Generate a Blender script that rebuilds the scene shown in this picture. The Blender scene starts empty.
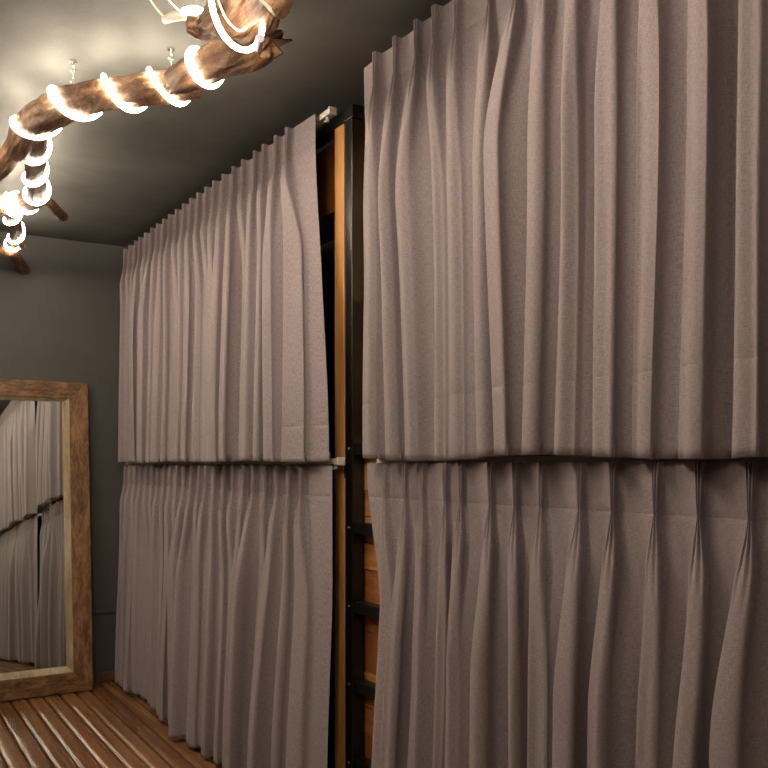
import bpy, bmesh, math, random
import numpy as np
from mathutils import Vector, Matrix, noise

sc = bpy.context.scene
COL = sc.collection
R = math.radians

# ------------------------------------------------------------------ camera, world, exposure
EYE = 1.28
HORIZON, FPX = 465.0, 885.0
YAW = 31.1
cam_d = bpy.data.cameras.new('camera')
cam = bpy.data.objects.new('camera', cam_d)
COL.objects.link(cam)
cam.location = (0, 0, EYE)
cam.rotation_euler = (R(90), 0, R(-YAW))
cam_d.sensor_width = 36.0
cam_d.lens = FPX / 768 * 36
cam_d.shift_y = (HORIZON - 384) / 768
cam_d.clip_start = 0.02
sc.camera = cam

world = bpy.data.worlds.new('world')
sc.world = world
world.use_nodes = True
world.node_tree.nodes['Background'].inputs[0].default_value = (0.02, 0.018, 0.016, 1)
world.node_tree.nodes['Background'].inputs[1].default_value = 0.0

sc.view_settings.view_transform = 'Standard'
sc.view_settings.look = 'None'
sc.view_settings.gamma = 1.0
sc.view_settings.use_curve_mapping = False
sc.cycles.sample_clamp_indirect = 40.0
sc.view_settings.exposure = 0.95

ROPE_STRENGTH = 40.0
ROPE_COLOR = (1.0, 0.865, 0.68, 1)

# ------------------------------------------------------------------ room dimensions (metres)
CEIL = 2.585
BACK = 5.34
LEFT, RIGHT, FRONT = -1.75, 2.40, -2.2
CX = 1.385          # hanging plane of the curtains

_f = Vector((math.sin(R(YAW)), math.cos(R(YAW)), 0))
_r = Vector((math.cos(R(YAW)), -math.sin(R(YAW)), 0))
def ray(px):
    return _f + _r * ((px - 384) / FPX)
def wall_y(px, x=CX):
    d = ray(px)
    return x * d.y / d.x
def at_z(px, py, z):
    """measured spot of the photograph carried to its real height"""
    t = (z - EYE) * FPX / (HORIZON - py)
    p = ray(px) * t
    return Vector((p.x, p.y, z))

# ------------------------------------------------------------------ helpers
def tag(o, label=None, cat=None, group=None, kind=None):
    if label: o['label'] = label
    if cat: o['category'] = cat
    if group: o['group'] = group
    if kind: o['kind'] = kind
    return o
def empty(name, loc=(0, 0, 0)):
    o = bpy.data.objects.new(name, None)
    o.location = loc
    o.empty_display_size = 0.1
    COL.objects.link(o)
    return o
def link(name, me, mat=None, parent=None, loc=None, smooth=False):
    o = bpy.data.objects.new(name, me)
    COL.objects.link(o)
    if mat is not None and len(me.materials) == 0: me.materials.append(mat)
    if parent is not None:
        o.parent = parent
        if loc is None:
            o.matrix_parent_inverse = Matrix.Translation(parent.location).inverted()
    if loc is not None: o.location = loc
    if smooth:
        me.polygons.foreach_set('use_smooth', [True] * len(me.polygons))
    return o
def box_bm(bm, x0, x1, y0, y1, z0, z1, bev=0.0):
    m = Matrix.Translation(((x0+x1)/2, (y0+y1)/2, (z0+z1)/2)) @ Matrix.Diagonal((x1-x0, y1-y0, z1-z0, 1))
    r = bmesh.ops.create_cube(bm, size=1.0, matrix=m)
    if bev > 0:
        es = list({e for v in r['verts'] for e in v.link_edges})
        bmesh.ops.bevel(bm, geom=es, offset=bev, segments=2, affect='EDGES', profile=0.5)
def box(name, x0, x1, y0, y1, z0, z1, mat, parent=None, bev=0.0):
    bm = bmesh.new(); box_bm(bm, x0, x1, y0, y1, z0, z1, bev)
    me = bpy.data.meshes.new(name); bm.to_mesh(me); bm.free()
    return link(name, me, mat, parent)
def mesh_from(name, verts, faces):
    me = bpy.data.meshes.new(name)
    me.from_pydata([tuple(v) for v in verts], [], faces)
    me.update()
    return me

def catmull(pts, n):
    """dense polyline through pts (each a tuple of floats of any length)"""
    P = [np.array(p, float) for p in pts]
    P = [2*P[0]-P[1]] + P + [2*P[-1]-P[-2]]
    out = []
    for i in range(1, len(P)-2):
        for k in range(n):
            t = k / n
            a, b, c, d = P[i-1], P[i], P[i+1], P[i+2]
            out.append(0.5*((2*b)+(-a+c)*t+(2*a-5*b+4*c-d)*t*t+(-a+3*b-3*c+d)*t**3))
    out.append(P[-2])
    return out
def frames(pts):
    """parallel-transport frames along a polyline"""
    T = []
    n = len(pts)
    for i in range(n):
        t = Vector(pts[min(i+1, n-1)]) - Vector(pts[max(i-1, 0)])
        T.append(t.normalized())
    up = Vector((0, 0, 1))
    if abs(T[0].dot(up)) > 0.95: up = Vector((1, 0, 0))
    N = [(up - T[0]*up.dot(T[0])).normalized()]
    for i in range(1, n):
        v = N[-1] - T[i]*N[-1].dot(T[i])
        N.append(v.normalized())
    return T, N, [t.cross(nn) for t, nn in zip(T, N)]
def tube_mesh(name, pts, rad, sides=8, closed=False, cap=True):
    pts = [Vector(p) for p in pts]
    T, N, B = frames(pts)
    n = len(pts)
    vs, fs = [], []
    for i in range(n):
        r = rad[i] if hasattr(rad, '__len__') else rad
        for k in range(sides):
            a = 2*math.pi*k/sides
            vs.append(pts[i] + N[i]*(r*math.cos(a)) + B[i]*(r*math.sin(a)))
    for i in range(n-1):
        for k in range(sides):
            k2 = (k+1) % sides
            fs.append((i*sides+k, i*sides+k2, (i+1)*sides+k2, (i+1)*sides+k))
    if cap:
        fs.append(tuple(range(sides))[::-1])
        fs.append(tuple((n-1)*sides+k for k in range(sides)))
    return mesh_from(name, vs, fs)

# ------------------------------------------------------------------ materials
def new_mat(name):
    m = bpy.data.materials.new(name)
    m.use_nodes = True
    nt = m.node_tree
    return m, nt, nt.nodes['Principled BSDF']
def N(nt, typ, **kw):
    n = nt.nodes.new(typ)
    for k, v in kw.items(): setattr(n, k, v)
    return n
def ramp(nt, stops):
    n = N(nt, 'ShaderNodeValToRGB')
    el = n.color_ramp.elements
    while len(el) < len(stops): el.new(0.5)
    for e, (p, c) in zip(el, stops):
        e.position = p; e.color = (*c, 1)
    return n
def plain(name, col, rough=0.5, metal=0.0, spec=0.5):
    m, nt, b = new_mat(name)
    b.inputs['Base Color'].default_value = (*col, 1)
    b.inputs['Roughness'].default_value = rough
    b.inputs['Metallic'].default_value = metal
    b.inputs['Specular IOR Level'].default_value = spec
    return m

def plaster(name, c1, c2, rough=0.75, scale=2.0, bump=0.15):
    m, nt, b = new_mat(name)
    tc = N(nt, 'ShaderNodeTexCoord')
    n1 = N(nt, 'ShaderNodeTexNoise'); n1.inputs['Scale'].default_value = scale; n1.inputs['Detail'].default_value = 8
    n1.inputs['Roughness'].default_value = 0.65
    n2 = N(nt, 'ShaderNodeTexNoise'); n2.inputs['Scale'].default_value = 90; n2.inputs['Detail'].default_value = 3
    rp = ramp(nt, [(0.3, c1), (0.7, c2)])
    bp = N(nt, 'ShaderNodeBump'); bp.inputs['Strength'].default_value = bump; bp.inputs['Distance'].default_value = 0.004
    nt.links.new(tc.outputs['Object'], n1.inputs['Vector'])
    nt.links.new(tc.outputs['Object'], n2.inputs['Vector'])
    nt.links.new(n1.outputs['Fac'], rp.inputs['Fac'])
    nt.links.new(rp.outputs['Color'], b.inputs['Base Color'])
    nt.links.new(n2.outputs['Fac'], bp.inputs['Height'])
    nt.links.new(bp.outputs['Normal'], b.inputs['Normal'])
    b.inputs['Roughness'].default_value = rough
    return m

def wood(name, dark, mid, light, axis='Y', stretch=14.0, scale=5.0, rough=0.5, bump=0.3, saw=0.0, vary=0.25, fine=40.0):
    """streaky grain running along one axis of object space; each object shifts it by its random value"""
    m, nt, b = new_mat(name)
    tc = N(nt, 'ShaderNodeTexCoord')
    oi = N(nt, 'ShaderNodeObjectInfo')
    off = N(nt, 'ShaderNodeVectorMath', operation='SCALE'); off.inputs[0].default_value = (13.7, 7.3, 19.1)
    nt.links.new(oi.outputs['Random'], off.inputs['Scale'])
    add = N(nt, 'ShaderNodeVectorMath', operation='ADD')
    nt.links.new(tc.outputs['Object'], add.inputs[0]); nt.links.new(off.outputs[0], add.inputs[1])
    s = {'X': (1/stretch, 1, 1), 'Y': (1, 1/stretch, 1), 'Z': (1, 1, 1/stretch)}[axis]
    mp = N(nt, 'ShaderNodeMapping'); mp.inputs['Scale'].default_value = tuple(v*scale for v in s)
    nt.links.new(add.outputs[0], mp.inputs['Vector'])
    n1 = N(nt, 'ShaderNodeTexNoise'); n1.inputs['Scale'].default_value = 3.0; n1.inputs['Detail'].default_value = 9
    n1.inputs['Roughness'].default_value = 0.62; n1.inputs['Distortion'].default_value = 0.6
    nt.links.new(mp.outputs[0], n1.inputs['Vector'])
    n2 = N(nt, 'ShaderNodeTexNoise'); n2.inputs['Scale'].default_value = fine; n2.inputs['Detail'].default_value = 4
    nt.links.new(mp.outputs[0], n2.inputs['Vector'])
    mx = N(nt, 'ShaderNodeMath', operation='MULTIPLY_ADD'); mx.inputs[1].default_value = 0.35
    nt.links.new(n2.outputs['Fac'], mx.inputs[0]); 
    sub = N(nt, 'ShaderNodeMath', operation='ADD'); sub.inputs[1].default_value = -0.175
    nt.links.new(n1.outputs['Fac'], sub.inputs[0]); nt.links.new(sub.outputs[0], mx.inputs[2])
    vr = N(nt, 'ShaderNodeMath', operation='MULTIPLY_ADD'); vr.inputs[1].default_value = vary; 
    nt.links.new(oi.outputs['Random'], vr.inputs[0])
    sub2 = N(nt, 'ShaderNodeMath', operation='ADD'); sub2.inputs[1].default_value = -vary/2
    nt.links.new(mx.outputs[0], sub2.inputs[0]); nt.links.new(sub2.outputs[0], vr.inputs[2])
    rp = ramp(nt, [(0.28, dark), (0.5, mid), (0.72, light)])
    nt.links.new(vr.outputs[0], rp.inputs['Fac'])
    nt.links.new(rp.outputs['Color'], b.inputs['Base Color'])
    bp = N(nt, 'ShaderNodeBump'); bp.inputs['Strength'].default_value = bump; bp.inputs['Distance'].default_value = 0.003
    h = mx.outputs[0]
    if saw > 0:
        # saw marks across the grain
        mp2 = N(nt, 'ShaderNodeMapping')
        mp2.inputs['Scale'].default_value = {'X': (120, 6, 6), 'Y': (6, 120, 6), 'Z': (6, 6, 120)}[axis]
        nt.links.new(add.outputs[0], mp2.inputs['Vector'])
        n3 = N(nt, 'ShaderNodeTexNoise'); n3.inputs['Scale'].default_value = 1.0; n3.inputs['Detail'].default_value = 2
        nt.links.new(mp2.outputs[0], n3.inputs['Vector'])
        ma = N(nt, 'ShaderNodeMath', operation='MULTIPLY_ADD'); ma.inputs[1].default_value = saw
        nt.links.new(n3.outputs['Fac'], ma.inputs[0]); nt.links.new(h, ma.inputs[2])
        h = ma.outputs[0]
    nt.links.new(h, bp.inputs['Height'])
    nt.links.new(bp.outputs['Normal'], b.inputs['Normal'])
    b.inputs['Roughness'].default_value = rough
    return m

def fabric(name, c1, c2, c3):
    m, nt, b = new_mat(name)
    uv = N(nt, 'ShaderNodeUVMap')
    def nz(sx, sy, detail=2):
        mp = N(nt, 'ShaderNodeMapping'); mp.inputs['Scale'].default_value = (sx, sy, 1)
        nt.links.new(uv.outputs['UV'], mp.inputs['Vector'])
        n = N(nt, 'ShaderNodeTexNoise'); n.inputs['Scale'].default_value = 1.0; n.inputs['Detail'].default_value = detail
        n.inputs['Roughness'].default_value = 0.6
        nt.links.new(mp.outputs[0], n.inputs['Vector'])
        return n.outputs['Fac']
    warp = nz(900, 70); weft = nz(70, 760); mel = nz(620, 620, 3)
    a = N(nt, 'ShaderNodeMath', operation='ADD'); nt.links.new(warp, a.inputs[0]); nt.links.new(weft, a.inputs[1])
    a2 = N(nt, 'ShaderNodeMath', operation='ADD'); nt.links.new(a.outputs[0], a2.inputs[0]); nt.links.new(mel, a2.inputs[1])
    a3 = N(nt, 'ShaderNodeMath', operation='DIVIDE'); nt.links.new(a2.outputs[0], a3.inputs[0]); a3.inputs[1].default_value = 3
    rp = ramp(nt, [(0.405, c1), (0.5, c2), (0.595, c3)])
    nt.links.new(a3.outputs[0], rp.inputs['Fac'])
    nt.links.new(rp.outputs['Color'], b.inputs['Base Color'])
    bp = N(nt, 'ShaderNodeBump'); bp.inputs['Strength'].default_value = 0.25; bp.inputs['Distance'].default_value = 0.0015
    nt.links.new(a3.outputs[0], bp.inputs['Height']); nt.links.new(bp.outputs['Normal'], b.inputs['Normal'])
    b.inputs['Roughness'].default_value = 0.9
    b.inputs['Specular IOR Level'].default_value = 0.15
    b.inputs['Sheen Weight'].default_value = 0.12
    b.inputs['Sheen Roughness'].default_value = 0.5
    return m

M = {}
M['ceiling'] = plaster('ceiling_paint', (0.072, 0.072, 0.066), (0.135, 0.135, 0.122), 0.7, 2.2, 0.15)
M['wall'] = plaster('dark_wall_paint', (0.060, 0.056, 0.053), (0.080, 0.075, 0.070), 0.7, 2.2, 0.12)
M['cloth'] = fabric('mauve_grey_linen', (0.20, 0.165, 0.171), (0.293, 0.243, 0.252), (0.388, 0.327, 0.337))
M['floor'] = wood('floor_board_wood', (0.12, 0.05, 0.018), (0.225, 0.098, 0.038), (0.32, 0.16, 0.07), 'Y', 16, 6, 0.24, 0.4, 0.8, 0.25)
M['gap'] = plain('floor_gap_dark', (0.015, 0.01, 0.008), 0.9)
M['frame'] = wood('reclaimed_frame_wood', (0.035, 0.016, 0.007), (0.17, 0.082, 0.03), (0.33, 0.18, 0.08), 'Z', 3.5, 11, 0.6, 1.0, 0.5, 0.1, 14)
M['frame_x'] = wood('reclaimed_rail_wood', (0.035, 0.016, 0.007), (0.17, 0.082, 0.03), (0.33, 0.18, 0.08), 'X', 3.5, 11, 0.6, 1.0, 0.5, 0.1, 14)
M['drift'] = wood('driftwood_brown', (0.022, 0.010, 0.005), (0.16, 0.078, 0.038), (0.36, 0.205, 0.11), 'Y', 6, 11, 0.7, 1.0, 0.0, 0.1, 16)
M['cut'] = wood('cut_wood_end', (0.40, 0.22, 0.11), (0.55, 0.34, 0.18), (0.66, 0.45, 0.27), 'Y', 1.5, 9, 0.7, 0.5, 0.0, 0.1)
M['plank'] = wood('partition_plank_wood', (0.30, 0.10, 0.028), (0.52, 0.22, 0.065), (0.72, 0.42, 0.17), 'Y', 9, 8, 0.45, 0.2, 0.0, 0.75)
M['trim'] = wood('orange_pine_trim', (0.30, 0.13, 0.035), (0.46, 0.21, 0.06), (0.58, 0.30, 0.10), 'Z', 18, 9, 0.4, 0.15, 0.0, 0.1)
M['steel'] = plain('black_gloss_steel', (0.006, 0.006, 0.006), 0.28, 0.0, 0.5)
M['white'] = plain('white_track_plastic', (0.72, 0.68, 0.62), 0.35)
M['chrome'] = plain('zinc_hook', (0.6, 0.58, 0.54), 0.25, 1.0)
M['conduit'] = plain('dark_grey_conduit', (0.06, 0.058, 0.055), 0.6)
M['mirror'] = plain('silvered_glass', (0.80, 0.85, 0.81), 0.01, 1.0)
M['backing'] = plain('mirror_backing', (0.06, 0.05, 0.04), 0.8)
M['cable'] = plain('clear_cable', (0.75, 0.7, 0.62), 0.3)
M['dark'] = plain('dark_interior', (0.02, 0.018, 0.016), 0.9)
m, nt, b = new_mat('lit_rope_light')
b.inputs['Base Color'].default_value = (0.9, 0.88, 0.82, 1)
b.inputs['Emission Color'].default_value = ROPE_COLOR
b.inputs['Emission Strength'].default_value = ROPE_STRENGTH
M['rope'] = m

# ------------------------------------------------------------------ setting
def struct(o):
    o['kind'] = 'structure'; return o
struct(tag(box('ceiling', LEFT-.1, RIGHT+.1, FRONT-.1, BACK+.1, CEIL, CEIL+.1, M['ceiling']), 'dark grey plastered ceiling lit in patches by the rope light'))
struct(tag(box('wall_back', LEFT-.1, RIGHT+.1, BACK, BACK+.1, -.08, CEIL, M['wall']), 'dark grey painted end wall behind the mirror'))
struct(tag(box('wall_right', RIGHT, RIGHT+.1, FRONT-.1, BACK, -.08, CEIL, M['wall']), 'dark wall behind the curtained bunks'))
struct(tag(box('wall_left', LEFT-.1, LEFT, FRONT-.1, BACK, -.08, CEIL, M['wall']), 'dark grey wall facing the curtains'))
struct(tag(box('wall_front', LEFT, RIGHT, FRONT-.1, FRONT, -.08, CEIL, M['wall']), 'dark grey wall behind the viewer'))
floor = struct(tag(box('floor', LEFT, RIGHT, FRONT, BACK, -.08, -.024, M['gap']), 'brown wooden plank floor with open joints'))
BW = 0.086
def board_mesh():
    L = BACK - FRONT - 0.004
    w, h = BW-0.006, 0.022
    half = [(w/2, -h), (w/2, -.010), (w/2-.003, -.0056), (w/2-.015, -.0006), (w/2-.024, 0)]     # worn, chamfered edges
    prof = [(-x, z) for x, z in half] + half[::-1]
    vs = [(x, 0, z) for x, z in prof] + [(x, L, z) for x, z in prof]
    n = len(prof)
    fs = [(i, i+1, n+i+1, n+i) for i in range(n-1)] + [tuple(range(n))[::-1], tuple(range(n, 2*n))]
    me = mesh_from('floor_board', vs, fs)
    return me
bmsh = board_mesh(); bmsh.materials.append(M['floor'])
nb = int((RIGHT-LEFT)/BW)
rb = random.Random(4)
for i in range(nb):
    o = link('floor_board', bmsh, None, floor, loc=(LEFT+BW*(i+.5)+.002, FRONT+.002, rb.uniform(-0.0015, 0.0005)))
    o.rotation_euler = (0, R(rb.uniform(-0.5, 0.5)), 0)
struct(tag(box('baseboard_back', LEFT, RIGHT, BACK-.014, BACK, 0, .055, wood('baseboard_wood', (0.07, .035, .016), (.13, .065, .03), (.2, .11, .05), 'X', 12, 6, .5, .2), bev=.003),
           'low brown wooden baseboard along the end wall'))
# thin conduit on the end wall
struct(tag(box('trim_1', 0.2, RIGHT, BACK-.012, BACK, .40, .425, M['conduit'], bev=.004), 'thin dark grey conduit across the lower end wall'))

# ------------------------------------------------------------------ bunk steelwork, partition, ladder
XB = 1.45
fr = empty('bunk_bed', (XB, 2.7, 0))
tag(fr, 'black steel and wood bunk frame behind the curtains nearer the mirror', 'bunk bed')
box('beam', XB, XB+.045, 2.61, BACK-.02, 2.455, 2.50, M['steel'], fr, .003)
box('beam', XB, XB+.045, 2.665, BACK-.02, 1.235, 1.30, M['steel'], fr, .003)
box('wood_post', XB-.002, XB+.02, 2.668, 2.735, 0, 2.452, M['trim'], fr, .003)
box('post', XB, XB+.045, BACK-.08, BACK-.03, 0, 2.455, M['steel'], fr, .003)
box('header_board', XB+.055, XB+.08, 2.74, BACK-.02, 2.2, 2.452, M['plank'], fr, .002)
box('bed_base', XB+.05, RIGHT-.005, 2.70, BACK-.02, 1.20, 1.232, M['dark'], fr, .002)
box('bed_base', XB+.05, RIGHT-.005, 2.70, BACK-.02, .18, .21, M['dark'], fr, .002)
box('back_panel', RIGHT-.03, RIGHT-.008, 2.70, BACK-.02, .0, 2.45, M['dark'], fr)
nr = empty('bunk_bed', (XB, 2.1, 0))
tag(nr, 'black steel bunk frame behind the large curtains on the right', 'bunk bed')
box('beam', XB, XB+.045, -1.1, 2.06, 2.455, 2.50, M['steel'], nr, .003)
box('beam', XB, XB+.045, -1.1, 2.06, 1.235, 1.30, M['steel'], nr, .003)
box('post', XB, XB+.045, -1.1, -1.05, 0, 2.454, M['steel'], nr, .003)
box('bed_base', XB+.05, RIGHT-.005, -1.1, 1.955, 1.20, 1.232, M['dark'], nr, .002)
box('bed_base', XB+.05, RIGHT-.005, -1.1, 1.955, .18, .21, M['dark'], nr, .002)

part = struct(tag(box('wall_partition', 1.528, 1.55, 2.125, 2.69, 0, 2.5, M['dark']), 'warm brown wood plank partition behind the ladder'))
rp = random.Random(11)
z = 0.004
while z < 2.46:
    h = rp.choice([0.09, 0.12, 0.14])
    h = min(h, 2.495-z)
    ys = [2.13]
    ys += [rp.uniform(2.25, 2.55)] if rp.random() < .8 else []
    ys += [2.685]
    for a, b_ in zip(ys[:-1], ys[1:]):
        dx = rp.uniform(0, .006)
        box('plank', 1.510-dx, 1.5275, a+.0012, b_-.0012, z+.0012, z+h-.0012, M['plank'], part, .0015)
    z += h

lad = empty('bunk_ladder', (XB, 2.6, 0))
tag(lad, 'black steel ladder standing between the two curtained bunks', 'ladder')
box('upright', XB, XB+.045, 2.612, 2.662, 0, 2.452, M['steel'], lad, .003)
box('upright', XB, XB+.045, 2.07, 2.12, 0, 2.452, M['steel'], lad, .003)
sm = tube_mesh('screw', [(0, 0, 0), (-.003, 0, 0), (-.004, 0, 0)], [.006, .006, .003], 8)
sm.materials.append(M['chrome'])
for k, zz in enumerate([.27, .535, .80, 1.067, 1.335]):
    rg = box('rung', XB+.004, XB+.048, 2.1205, 2.6115, zz-.02, zz+.02, M['steel'], lad, .003)
    link('screw', sm, None, rg, loc=(XB-lad.location.x - 0.0, 2.638-lad.location.y, zz)).matrix_parent_inverse = Matrix()
    s_ = rg.children[0]; s_.matrix_parent_inverse = Matrix(); s_.location = (XB, 2.638, zz)

# ------------------------------------------------------------------ mirror
TILT = R(4.4)
MW, MH = 0.98, 1.762
mx1 = 1.182
mir = empty('leaning_mirror', (mx1-MW/2, BACK-.19, 0.0))
tag(mir, 'tall mirror in a rough reclaimed wood frame leaning on the end wall', 'mirror')
mir.rotation_euler = (-TILT, 0, 0)
FWS, FWT, FWB, FD = 0.105, 0.095, 0.115, 0.042
def rough_bar(name, x0, x1, z0, z1, y0, y1, mat, miter, seed, axis):
    """weathered bar with mitred ends and uneven edges (local frame of the mirror)"""
    rr = random.Random(seed)
    n = 40
    vs, fs = [], []
    ring = 8
    for i in range(n+1):
        t = i/n
        for k, (a, d) in enumerate([(0, 0), (.03, -.004), (.5, -.006), (.97, -.004), (1, 0), (1, 1), (.5, 1), (0, 1)]):
            # a across the bar from outer (0) to inner (1), d 0 = front, 1 = back
            y = (y0 if d <= 0 else y1) + (d if d < 0 else 0) + .004
            jit = 0.0035*noise.noise(Vector((t*14, a*3+seed*5, d*2)))
            if axis == 'x':
                zc = z0 + (z1-z0)*a if miter > 0 else z1 + (z0-z1)*a
                inset = abs(z1-z0)*a*1.0
                xs, xe = x0 + FWS*a, x1 - FWS*a
                vs.append((xs + (xe-xs)*t, y + jit*(1 if d <= 0 else 0), zc + (jit if a in (0, .03, 1, .97) else 0)))
            else:
                xc = x0 + (x1-x0)*a if miter > 0 else x1 + (x0-x1)*a
                zs, ze = z0 + FWB*a, z1 - FWT*a
                vs.append((xc + (jit if a in (0, .03, 1, .97) else 0), y + jit*(1 if d <= 0 else 0), zs + (ze-zs)*t))
    for i in range(n):
        for k in range(ring):
            k2 = (k+1) % ring
            fs.append((i*ring+k, i*ring+k2, (i+1)*ring+k2, (i+1)*ring+k))
    fs.append(tuple(range(ring))); fs.append(tuple(n*ring+k for k in range(ring)))
    me = mesh_from(name, vs, fs)
    bm = bmesh.new(); bm.from_mesh(me); bmesh.ops.recalc_face_normals(bm, faces=bm.faces); bm.to_mesh(me); bm.free()
    o = link(name, me, mat, mir, loc=(0, 0, 0))
    return o
hw = MW/2
rough_bar('stile', -hw, -hw+FWS, 0.004, MH, 0, FD, M['frame'], 1, 1, 'z')
rough_bar('stile', hw-FWS, hw, 0.004, MH, 0, FD, M['frame'], -1, 2, 'z')
rough_bar('bottom_rail', -hw, hw, 0.004, FWB, 0, FD, M['frame_x'], 1, 3, 'x')
rough_bar('top_rail', -hw, hw, MH-FWT, MH, 0, FD, M['frame_x'], -1, 4, 'x')
M['liner'] = wood('pale_liner_wood', (.25, .18, .11), (.42, .33, .22), (.58, .49, .36), 'Z', 8, 8, .6, .4, 0, .1)
def liner(name, p0, p1, q0, q1):
    # chamfered inner strip: front edge p0-p1 on the frame, back edge q0-q1 on the glass
    fy, by = .006, .030
    vs = [(p0[0], fy, p0[1]), (p1[0], fy, p1[1]), (q1[0], by, q1[1]), (q0[0], by, q0[1]),
          (p0[0], by+.002, p0[1]), (p1[0], by+.002, p1[1])]
    me = mesh_from(name, vs, [(0, 1, 2, 3), (4, 5, 1, 0), (3, 2, 5, 4), (0, 3, 4), (1, 5, 2)])
    link(name, me, M['liner'], mir, loc=(0, 0, 0))
xi, zb, zt, lw = hw-FWS-.001, FWB+.001, MH-FWT-.001, .034
liner('liner', (xi, zb), (xi, zt), (xi-lw, zb+lw), (xi-lw, zt-lw*.5))
liner('liner', (-xi, zt), (-xi, zb), (-xi+lw, zt-lw*.5), (-xi+lw, zb+lw))
liner('liner', (-xi, zb), (xi, zb), (-xi+lw, zb+lw), (xi-lw, zb+lw))
liner('liner', (xi, zt), (-xi, zt), (xi-lw, zt-lw*.5), (-xi+lw, zt-lw*.5))
bm = bmesh.new(); box_bm(bm, -hw+.03, hw-.03, .033, .037, .03, MH-.03)
me = bpy.data.meshes.new('glass'); bm.to_mesh(me); bm.free(); link('glass', me, M['mirror'], mir, loc=(0, 0, 0))
bm = bmesh.new(); box_bm(bm, -hw+.03, hw-.03, .0375, .045, .03, MH-.03)
me = bpy.data.meshes.new('backing'); bm.to_mesh(me); bm.free(); link('backing', me, M['backing'], mir, loc=(0, 0, 0))

# ------------------------------------------------------------------ curtains
def smooth(t):
    t = np.clip(t, 0, 1); return t*t*(3-2*t)
class Wob:
    """smooth pseudo-random function of (index, height)"""
    def __init__(s, seed, n, fz):
        g = np.random.default_rng(seed)
        s.a = g.normal(size=(4, n)); s.p = g.uniform(0, 6.28, size=(4, n)); s.f = fz*np.array([.35, .8, 1.5, 2.4])
    def __call__(s, i, z):
        w = np.array([1, .6, .35, .2])
        return sum(w[k]*s.a[k, i]*np.sin(s.f[k]*z+s.p[k, i]) for k in range(4))

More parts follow.
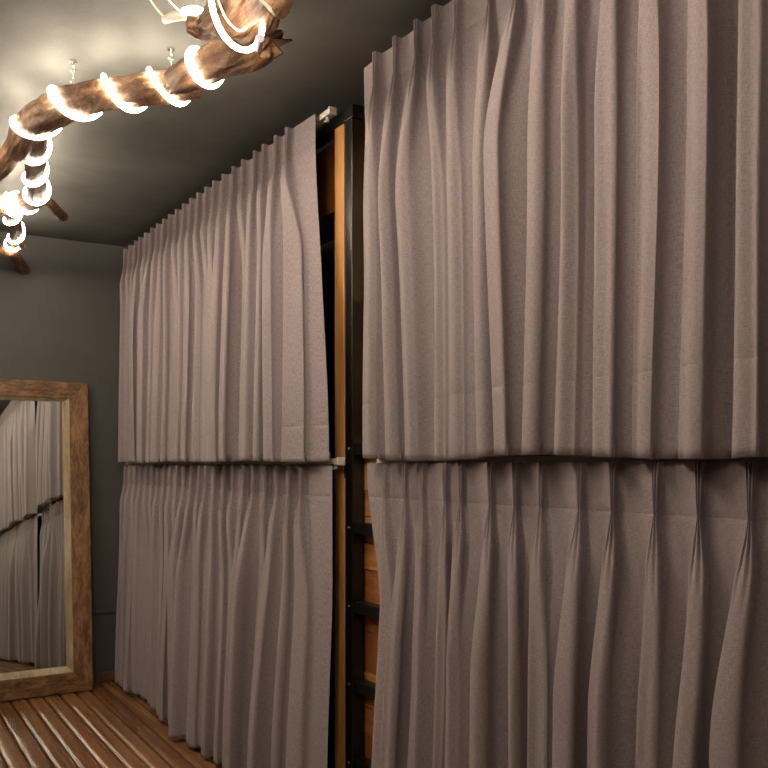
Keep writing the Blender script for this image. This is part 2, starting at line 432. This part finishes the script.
def make_curtain(label, centers, z_top, z_bot, y_far, y_near, seed, far_flare=0.0, near_flare=0.0, out=0.03,
                 amp=0.040, hem=0.16, head=0.105, hemwave=0.004, droop=0.0, group='pleated curtains over the bunks', edge=None):
    """centers: v = -y of the pinch pleats, increasing towards the viewer"""
    root = empty('pleated_curtain', (CX, (y_far+y_near)/2, z_bot))
    tag(root, label, 'curtain', group)
    c0 = np.array(centers); n = len(c0)
    K = 36
    g = np.random.default_rng(seed)
    H = z_top - z_bot
    wc, wa, ws, wd = Wob(seed+1, n+2, 2.2), Wob(seed+2, n, 1.6), Wob(seed+3, n, 1.5), Wob(seed+4, n+1, 1.8)
    skew0 = g.normal(0.4, .38, n); kk = np.clip(g.normal(1.0, .28, n), .4, 1.45)
    ph2 = g.uniform(0, 6.28, n); a2 = g.uniform(.002, .007, n); a3 = g.uniform(.0, .0035, n); sh = g.uniform(.8, 1.5, n); mixr = g.uniform(.45, 1.0, n); lean = g.uniform(.2, .65, n)
    ampf = np.clip(g.normal(1.0, .28, n), .5, 1.6)
    rows = list(np.linspace(0, head-.004, 7)) + [head] + [head+.004] + list(head + (np.linspace(0, 1, 24)[2:]**1.3)*.45)
    rest = list(np.linspace(head+.45, H-hem-.004, 18)[1:]) + [H-hem]
    rows += rest; ih = len(rows)-1
    rows += [H-hem+.004] + list(np.linspace(H-hem, H, 9)[1:])
    rows += [H, H-.03]
    back = {len(rows)-2: .004, len(rows)-1: .005}      # the hem is turned up behind
    i_head = 7
    V, D, Z, U = [], [], [], []
    vf, vn = -y_far, -y_near
    tau = (np.arange(K+1)/K)*2-1
    for ir, dz in enumerate(rows):
        b = float(smooth((dz-head*.98)/.42))
        b2 = float(smooth((dz-head*.98)/(H-head)))
        c = c0.copy()
        idx = np.arange(n)
        c = c + b*(.013*np.array([wc(i, dz) for i in idx])) 
        e0 = vf - far_flare*b2; e1 = vn + near_flare*b2
        if edge: e0 = e0 + edge(dz)
        # whole cloth spreads a little towards its free edges
        q = (c0-vf)/(vn-vf)
        c = c - far_flare*b2*(1-q)**4 + near_flare*b2*q**4
        if edge: c = c + edge(dz)*(1-q)**6
        c = np.sort(c)
        mid = np.concatenate([[e0], (c[1:]+c[:-1])/2, [e1]])
        rv, rd = [], []
        A = amp*ampf*(1+.22*np.array([wa(i, dz) for i in idx]))
        # pinch state
        if dz <= head:
            t = dz/head
            w = .0125*(1-t)+.005*t; Dh = .030*(1-t)+.032*t
        else:
            t = min((dz-head)/.10, 1)
            w = .005+.018*t; Dh = .032+.022*t
        for i in range(n):
            # --- pinched profile
            hl, hr = c[i]-mid[i], mid[i+1]-c[i]
            p = np.clip(tau/.5, -1, 1)
            flat = np.abs(tau) > .5
            s = np.clip((np.abs(tau)-.5)/.5, 0, 1)
            vp = np.where(flat, np.where(tau < 0, c[i]-w-(hl-w)*s, c[i]+w+(hr-w)*s), c[i]+w*p)
            fk = 1.0 if dz <= head else max(0.0, 1-(dz-head)/.16)
            lobes = 1-.42*fk*(1-np.abs(np.cos(p*math.pi*1.5)))
            dp = np.where(flat, -.004*np.sin(s*math.pi/2), Dh*(1-p**6)*lobes)
            vp = vp + lean[i]*np.maximum(dp, 0)
            # --- draped profile
            hh = np.where(tau < 0, hl, hr)
            tt = tau + kk[i]*np.sin(2*math.pi*tau)/(2*math.pi)
            rnd = (1-np.abs(tau)**2.3)**.75                     # full round fold meeting its neighbour in a tight crease
            soft = (.5+.5*np.cos(math.pi*tau))**sh[i]
            shape = rnd*mixr[i] + soft*(1-mixr[i])
            dd = A[i]*shape - .012 + (a2[i]*np.cos(2*math.pi*tau+ph2[i]+dz*.8)*(1-tau*tau) + a3[i]*np.cos(5*math.pi*tau+ph2[i]*2-dz)*(1-tau*tau))*b
            sk = skew0[i] + .12*ws(i, dz)
            vd = c[i] + hh*tt + sk*A[i]*shape*.55
            rv.append((vp*(1-b)+vd*b)[:-1] if i < n-1 else (vp*(1-b)+vd*b))
            rd.append((dp*(1-b)+dd*b)[:-1] if i < n-1 else (dp*(1-b)+dd*b))
        v = np.concatenate(rv); d = np.concatenate(rd)
        d = d + b2*(out + .010*np.sin(v*2.3+seed+dz*.7) + .006*np.sin(v*5.1+seed*2.1-dz*1.3))
        d = d - back.get(ir, 0) - (.0012 if ir in (i_head, ih) else 0)      # stitched seams
        V.append(v); D.append(d)
        fall = dz + (dz > H-hem)*hemwave*np.sin(v*7+seed)*((dz-H+hem)/hem if hem else 0)
        q_ = (v-vf)/(vn-vf)
        Z.append(z_top - fall - droop*np.clip(q_, 0, 1)**2*(1-float(smooth(dz/.6))))
        U.append(np.linspace(0, n*.2, len(v)))
    V, D, Z, U = map(np.array, (V, D, Z, U))
    nr_, nc = V.shape
    P = np.stack([CX - D, -V, Z], -1)
    def strip(name, r0, r1):
        m_ = r1-r0+1
        vs = P[r0:r1+1].reshape(-1, 3)
        ii, jj = np.meshgrid(np.arange(m_-1), np.arange(nc-1), indexing='ij')
        a = (ii*nc+jj).ravel()
        fa = np.stack([a, a+nc, a+nc+1, a+1], -1)
        me = bpy.data.meshes.new(name)
        me.vertices.add(len(vs)); me.vertices.foreach_set('co', vs.ravel().astype(np.float32))
        me.loops.add(fa.size); me.loops.foreach_set('vertex_index', fa.ravel().astype(np.int32))
        me.polygons.add(len(fa)); me.polygons.foreach_set('loop_start', np.arange(0, fa.size, 4, dtype=np.int32))
        me.update(calc_edges=True); me.validate()
        uvl = me.uv_layers.new(name='UVMap')
        uu = np.stack([U[r0:r1+1].ravel(), Z[r0:r1+1].ravel()], -1)[fa.ravel()]
        uvl.data.foreach_set('uv', uu.ravel().astype(np.float32))
        o = link(name, me, M['cloth'], root, smooth=True)
        return o
    strip('heading_band', 0, i_head)
    strip('drape', i_head, ih)
    strip('hem', ih, nr_-1)
    return root

def run(start, stop, step, seed, jit=.006):
    rr = random.Random(seed); out = []; v = start
    while v < stop:
        out.append(v + rr.uniform(-jit, jit)); v += step*(1+rr.uniform(-.06, .06))
    return out
MID = 1.29
TOP = 2.532
# far pair
far_c = run(-5.18, -2.86, .106, 3)
make_curtain('taupe pleated curtain of the upper bunk beside the mirror wall', far_c, TOP, MID+.004, 5.225, 2.765, 21,
             far_flare=-.03, near_flare=.125, out=.025, droop=.026, amp=.056, hem=.12)
far_c2 = run(-5.18, -2.76, .106, 5)
make_curtain('taupe pleated curtain of the lower bunk beside the mirror, reaching the floor', far_c2, MID-.012, .022, 5.225, 2.64, 33,
             far_flare=.03, near_flare=.0, out=.03, amp=.058, hem=.14)
# near pair
pu = [-wall_y(p) for p in (380, 399, 420, 440, 462, 493, 520, 551)]
pu += run(pu[-1]+.105, 1.0, .106, 8)
make_curtain('large mauve-grey pleated curtain of the upper bunk right of the ladder', pu, TOP, MID+.007, 2.425, -1.03, 47,
             out=.012, amp=.078, hem=.165, edge=lambda dz: .062*float(smooth(dz/.8)), hemwave=.006)
pl = [-wall_y(p) for p in (389, 408, 426, 448, 464, 493, 518, 546, 584, 615, 659, 700, 752)]
pl += run(pl[-1]+.105, 1.0, .106, 9)
make_curtain('large mauve-grey pleated curtain of the lower bunk right of the ladder', pl, MID-.004, .022, 2.405, -1.03, 58,
             out=.018, amp=.078, hem=.14, edge=lambda dz: .075*float(smooth(dz/.45))-.03*float(smooth((dz-.45)/.6)))

# rails
gm = None
def rail(label, z, y0, y1, step, xr):
    global gm
    r_ = empty('curtain_rail', (xr, y1, z)); tag(r_, label, 'curtain rail', 'white curtain tracks')
    bm = bmesh.new()
    box_bm(bm, xr, xr+.026, y0, y1, z+.004, z+.02, .002)
    box_bm(bm, xr, xr+.006, y0, y1, z, z+.0045)
    box_bm(bm, xr+.020, xr+.026, y0, y1, z, z+.0045)
    me = bpy.data.meshes.new('track'); bm.to_mesh(me); bm.free()
    link('track', me, M['white'], r_)
    box('end_cap', xr-.002, xr+.028, y0-.012, y0-.0005, z-.003, z+.024, M['white'], r_, .003)
    if gm is None:
        bm = bmesh.new(); box_bm(bm, .0085, .0175, -.006, .006, -.016, .0035, .002); box_bm(bm, .002, .0085, -.003, .003, -.018, -.012, .001)
        gm = bpy.data.meshes.new('glider'); bm.to_mesh(gm); bm.free(); gm.materials.append(M['white'])
    y = y0+.03
    while y < y1-.02:
        o = link('glider', gm, None, r_); o.matrix_parent_inverse = Matrix(); o.location = (0, y-y1, 0)
        y += step
XR = CX+.02
rail('white curtain track at the top of the curtains beside the mirror', 2.485, 2.70, BACK-.03, .106, XR)
rail('white curtain track between the two curtains beside the mirror', MID-.008, 2.64, BACK-.03, .106, XR)
rail('white curtain track at the top of the large curtains on the right', 2.485, -1.04, 2.41, .106, XR)
rail('white curtain track between the two large curtains on the right', MID-.008, -1.04, 2.375, .106, XR)

# ------------------------------------------------------------------ driftwood and rope light
drift = empty('driftwood_branch', (0.8, 2.6, 2.42))
tag(drift, 'gnarled brown driftwood branch hung under the ceiling', 'branch')
def limb(name, pts, seed, n=14, sides=44, rough=.16, mat='drift', cutend=False, jag=0.0):
    """pts: (x,y,z,r); knotty tapering limb with lengthwise furrows"""
    P = catmull(pts, n)
    pos = [Vector(p[:3]) for p in P]; rad = [max(p[3], .004) for p in P]
    T, Nn, B = frames(pos)
    cum = [0]
    for i in range(1, len(pos)): cum.append(cum[-1]+(pos[i]-pos[i-1]).length)
    vs, fs = [], []
    for i in range(len(pos)):
        for k in range(sides):
            a = 2*math.pi*k/sides
            ca, sa = math.cos(a), math.sin(a)
            lump = noise.noise(Vector((ca*1.1+seed*3.1, sa*1.1, cum[i]*7)))*rough*1.3
            fur = noise.noise(Vector((ca*3.2+seed, sa*3.2+5, cum[i]*4)))
            fur = -max(0, .25-abs(fur))*rough*3.2
            fine = noise.noise(Vector((ca*8+seed, sa*8, cum[i]*12)))*rough*.6
            r = rad[i]*(1.06+lump+fur+fine)
            e_ = max(0, i-(len(pos)-5))/4*jag*rad[i]*(noise.noise(Vector((ca*2.6+seed, sa*2.6, 3)))*1.6+.2)
            vs.append(pos[i]+Nn[i]*(r*ca)+B[i]*(r*sa)+T[i]*e_)
    m_ = len(pos)
    for i in range(m_-1):
        for k in range(sides):
            k2 = (k+1) % sides
            fs.append((i*sides+k, i*sides+k2, (i+1)*sides+k2, (i+1)*sides+k))
    # rounded, uneven ends
    for (i0, sgn) in ((0, -1), (m_-1, 1)):
        base = i0*sides
        vs.append(pos[i0]+T[i0]*(sgn*rad[i0]*(.04 if cutend else .22)))
        ci = len(vs)-1
        for k in range(sides):
            k2 = (k+1) % sides
            fs.append((base+k, base+k2, ci) if sgn > 0 else (base+k2, base+k, ci))
    me = mesh_from(name, vs, fs)
    me.materials.append(M[mat])
    if cutend:
        me.materials.append(M['cut'])
        for p in list(me.polygons)[-2*sides:]: p.material_index = 1
    o = link(name, me, None, drift, smooth=True)
    return o
DZ = 0.045
def L4(lst, z=2.41):
    out = []
    for e in lst:
        px, py, rpx = e[:3]
        zz = (e[3] if len(e) > 3 else z) + DZ
        p = at_z(px, py, zz)
        t = (zz-EYE)*FPX/(HORIZON-py)
        out.append((p.x, p.y, p.z, rpx*t/FPX))
    return out
# logs in view; (photo x, photo y, half thickness, height)
log1 = L4([(18, 150, 12, 2.40), (33, 124, 15, 2.41), (60, 107, 16), (95, 97, 15), (130, 92, 15), (160, 88, 15), (198, 84, 13, 2.42)])
log2 = L4([(176, 82, 13, 2.39), (200, 69, 16, 2.39), (230, 57, 17, 2.395), (254, 47, 17, 2.40), (269, 40, 15, 2.40)])
fork = L4([(32, 122, 13, 2.41), (36, 150, 11, 2.40), (35, 176, 9, 2.40), (37, 196, 10, 2.40), (20, 203, 9, 2.40), (6, 205, 9, 2.40), (-20, 200, 9, 2.40)])
limb('log', log1, 1)
limb('log', log2, 2, rough=.22, jag=1.0)
limb('side_branch', fork, 3)
limb('side_branch', L4([(30, 124, 9, 2.41), (14, 148, 9, 2.40), (3, 165, 9, 2.40), (-14, 185, 8, 2.41)]), 4)
limb('twig', L4([(36, 194, 6, 2.40), (50, 204, 5, 2.39), (63, 217, 5, 2.385)]), 5, rough=.1, cutend=True)
limb('side_branch', L4([(10, 204, 8, 2.40), (14, 222, 7, 2.39), (16, 238, 6, 2.385), (10, 243, 4, 2.38)]), 6)
limb('twig', L4([(-22, 254, 6, 2.36), (0, 252, 5, 2.36), (11, 251, 5, 2.36), (17, 259, 5, 2.35), (26, 272, 5, 2.34)]), 7, rough=.1, cutend=True)
limb('twig', L4([(16, 236, 3, 2.39), (21, 245, 3, 2.37), (25, 248, 3, 2.36)]), 8, rough=.1)
# gnarled root end at the top of the picture and, out of view, two logs added to carry extra rope light
limb('root', L4([(187, 24, 7, 2.42), (206, 26, 13, 2.42), (228, 12, 22, 2.42), (246, -6, 26, 2.42), (262, -32, 26, 2.42)]), 9, rough=.26)
limb('root', L4([(240, 34, 9, 2.42), (252, 22, 17, 2.42), (260, 4, 20, 2.42), (266, -24, 20, 2.43)]), 10, rough=.3)
limb('stub', L4([(252, -24, 12, 2.40), (267, -10, 13, 2.36), (283, 6, 12, 2.31)]), 11, rough=.12, cutend=True)
unseen_cont = [(.76, 1.72, 2.44, .07), (.42, 1.55, 2.44, .07), (.05, 1.40, 2.44, .065), (-.35, 1.15, 2.44, .06), (-.65, .7, 2.44, .06), (-.72, .15, 2.44, .055),
        (-.6, -.4, 2.44, .05), (-.3, -.9, 2.44, .05)]  # unseen, added: runs over the viewer to hold rope lighting the near curtains
unseen_left = [(.25, 3.46, 2.445, .045), (.05, 3.55, 2.44, .05), (-.2, 3.62, 2.44, .055), (-.55, 3.60, 2.44, .055), (-.95, 3.45, 2.44, .05), (-1.3, 3.2, 2.44, .045)]  # unseen, added: log off to the left for more rope light
limb('log', unseen_left, 13)
limb('log', unseen_cont, 12)

rope = empty('rope_light', (0.8, 2.6, 2.42))
tag(rope, 'glowing warm white rope light coiled around the driftwood', 'rope light')
def coil(pts, knots, seed, r_rope=.0073, gap=.0, phase=0.0, name='light_tube', squeeze=1.0):
    """rope winding around a limb; knots are the places (0..1 along the limb) where it crosses underneath"""
    P = catmull(pts, 24)
    pos = [Vector(p[:3]) for p in P]; rad = [p[3] for p in P]
    T, _, _ = frames(pos)
    n = len(pos)-1
    turns = len(knots)
    path = []
    per = 36
    for j in range((turns-1)*per + per//2 + per//2 + 1):
        ph = (j-per//2)/per          # in turns, 0 = first knot underneath
        ph_c = min(max(ph, -0.5), turns-1+.5)
        i0 = int(math.floor(ph_c)); f_ = ph_c-i0
        ka = knots[max(min(i0, turns-1), 0)] if i0 >= 0 else knots[0]-(knots[min(1, turns-1)]-knots[0] if turns > 1 else .1)
        kb = knots[i0+1] if i0+1 < turns else knots[-1]+(knots[-1]-knots[-2] if turns > 1 else .1)
        s = ka+(kb-ka)*f_
        s = min(max(s, 0), 1)*n
        i = min(int(s), n-1); fr_ = s-i
        c = pos[i].lerp(pos[i+1], fr_); r = rad[i]*(1-fr_)+rad[i+1]*fr_
        t = T[i].lerp(T[i+1], fr_).normalized()
        down = Vector((0, 0, -1)); down = (down - t*down.dot(t))
        if down.length < .2: down = Vector((0, -1, 0)) - t*Vector((0, -1, 0)).dot(t)
        down.normalize()
        side = t.cross(down)
        a = ph_c*2*math.pi+phase
        rr = (r*1.06+gap+r_rope*.7)
        path.append(c + down*(rr*math.cos(a)) + side*(rr*math.sin(a)*squeeze))
    # beaded tube: radius ripples along the rope
    dens = catmull([tuple(p) for p in path], 3)
    rad_ = [r_rope*(1+.06*math.sin(i*2.1)) for i in range(len(dens))]
    me = tube_mesh(name, [Vector(p) for p in dens], rad_, 8)
    return link(name, me, M['rope'], rope, smooth=True)
coil(log1, [.20, .43, .66, .90], 1)
coil(log2, [.30], 2)
coil(fork, [.17, .32, .46, .62, .76], 3, r_rope=.0068)
coil(L4([(10, 204, 8, 2.40), (14, 222, 7, 2.39), (16, 238, 6, 2.385), (12, 245, 5, 2.38)]), [.2, .6, .95], 4, r_rope=.0065)
coil(L4([(228, 12, 31, 2.37), (240, 8, 31, 2.37), (256, -10, 31, 2.37)]), [.35], 5, r_rope=.0065, gap=.006)
coil(unseen_cont, list(np.linspace(.05, .98, 30)), 6)  # added unseen coil, brightens the near curtains from the viewer's side
coil(unseen_left, list(np.linspace(.05, .96, 25)), 7)  # added unseen coil, wound densely to light the curtains from the left
# loose loop with connector by the ceiling, and its cables
lp = [at_z(*q) for q in ((196, 9, 2.5), (203, 13, 2.5), (211, 14, 2.5), (216, 6, 2.5), (219, -8, 2.5))]
cnm = tube_mesh('connector', [at_z(164, 20, 2.52), at_z(172, 17, 2.52), at_z(184, 15, 2.51), at_z(190, 13, 2.51)], [.011, .013, .013, .009], 10)
link('connector', cnm, M['cable'], rope, smooth=True)
link('light_tube', tube_mesh('light_tube', catmull([tuple(at_z(*q)) for q in ((184, 12, 2.515), (195, 10, 2.51), (206, 14, 2.50), (214, 12, 2.49), (220, -2, 2.48))], 8), .0105, 8), M['rope'], rope, smooth=True)
for q in (((148, -4, 2.55), (156, 8, 2.54), (166, 19, 2.52)), ((164, -6, 2.55), (173, 5, 2.53), (183, 14, 2.515)), ((218, 0, 2.45), (226, 18, 2.38), (238, 30, 2.36), (248, 27, 2.36))):
    link('cable', tube_mesh('cable', catmull([tuple(at_z(*a)) for a in q], 8), .0028, 6), M['cable'], rope, smooth=True)
# end fitting of the tube
link('end_fitting', tube_mesh('end_fitting', [at_z(258, 48, 2.335), at_z(260, 38, 2.335)], .011, 10), plain('lilac_fitting', (.42, .34, .42), .4), rope)

# ceiling hooks with short chain
def hook(px, py, label):
    p = at_z(px, py, 2.535)
    r_ = empty('ceiling_hook', (p.x, p.y, CEIL)); tag(r_, label, 'hook', 'hooks holding the branch')
    link('plate', tube_mesh('plate', [(p.x, p.y, CEIL-.0005), (p.x, p.y, CEIL-.006)], .012, 12), M['chrome'], r_)
    pts = [(p.x, p.y, CEIL-.006), (p.x, p.y, CEIL-.018)] + [(p.x+.009*math.sin(a), p.y, CEIL-.027+.009*math.cos(a)) for a in np.linspace(0, 4.6, 9)]
    link('hook', tube_mesh('hook', pts, .0022, 6), M['chrome'], r_, smooth=True)
    for k in range(2):
        zc = CEIL-.045-.018*k
        ring = []
        for a in np.linspace(0, 2*math.pi, 15):
            u, w = .006*math.cos(a), .011*math.sin(a)
            ring.append((p.x+(u if k % 2 else 0), p.y+(0 if k % 2 else u), zc+w))
        link('chain_link', tube_mesh('chain_link', ring, .0018, 6, cap=False), M['chrome'], r_, smooth=True)
hook(73, 76, 'small metal ceiling hook and chain nearer the forked end of the branch')
hook(171, 64, 'small metal ceiling hook and chain where the two logs meet')
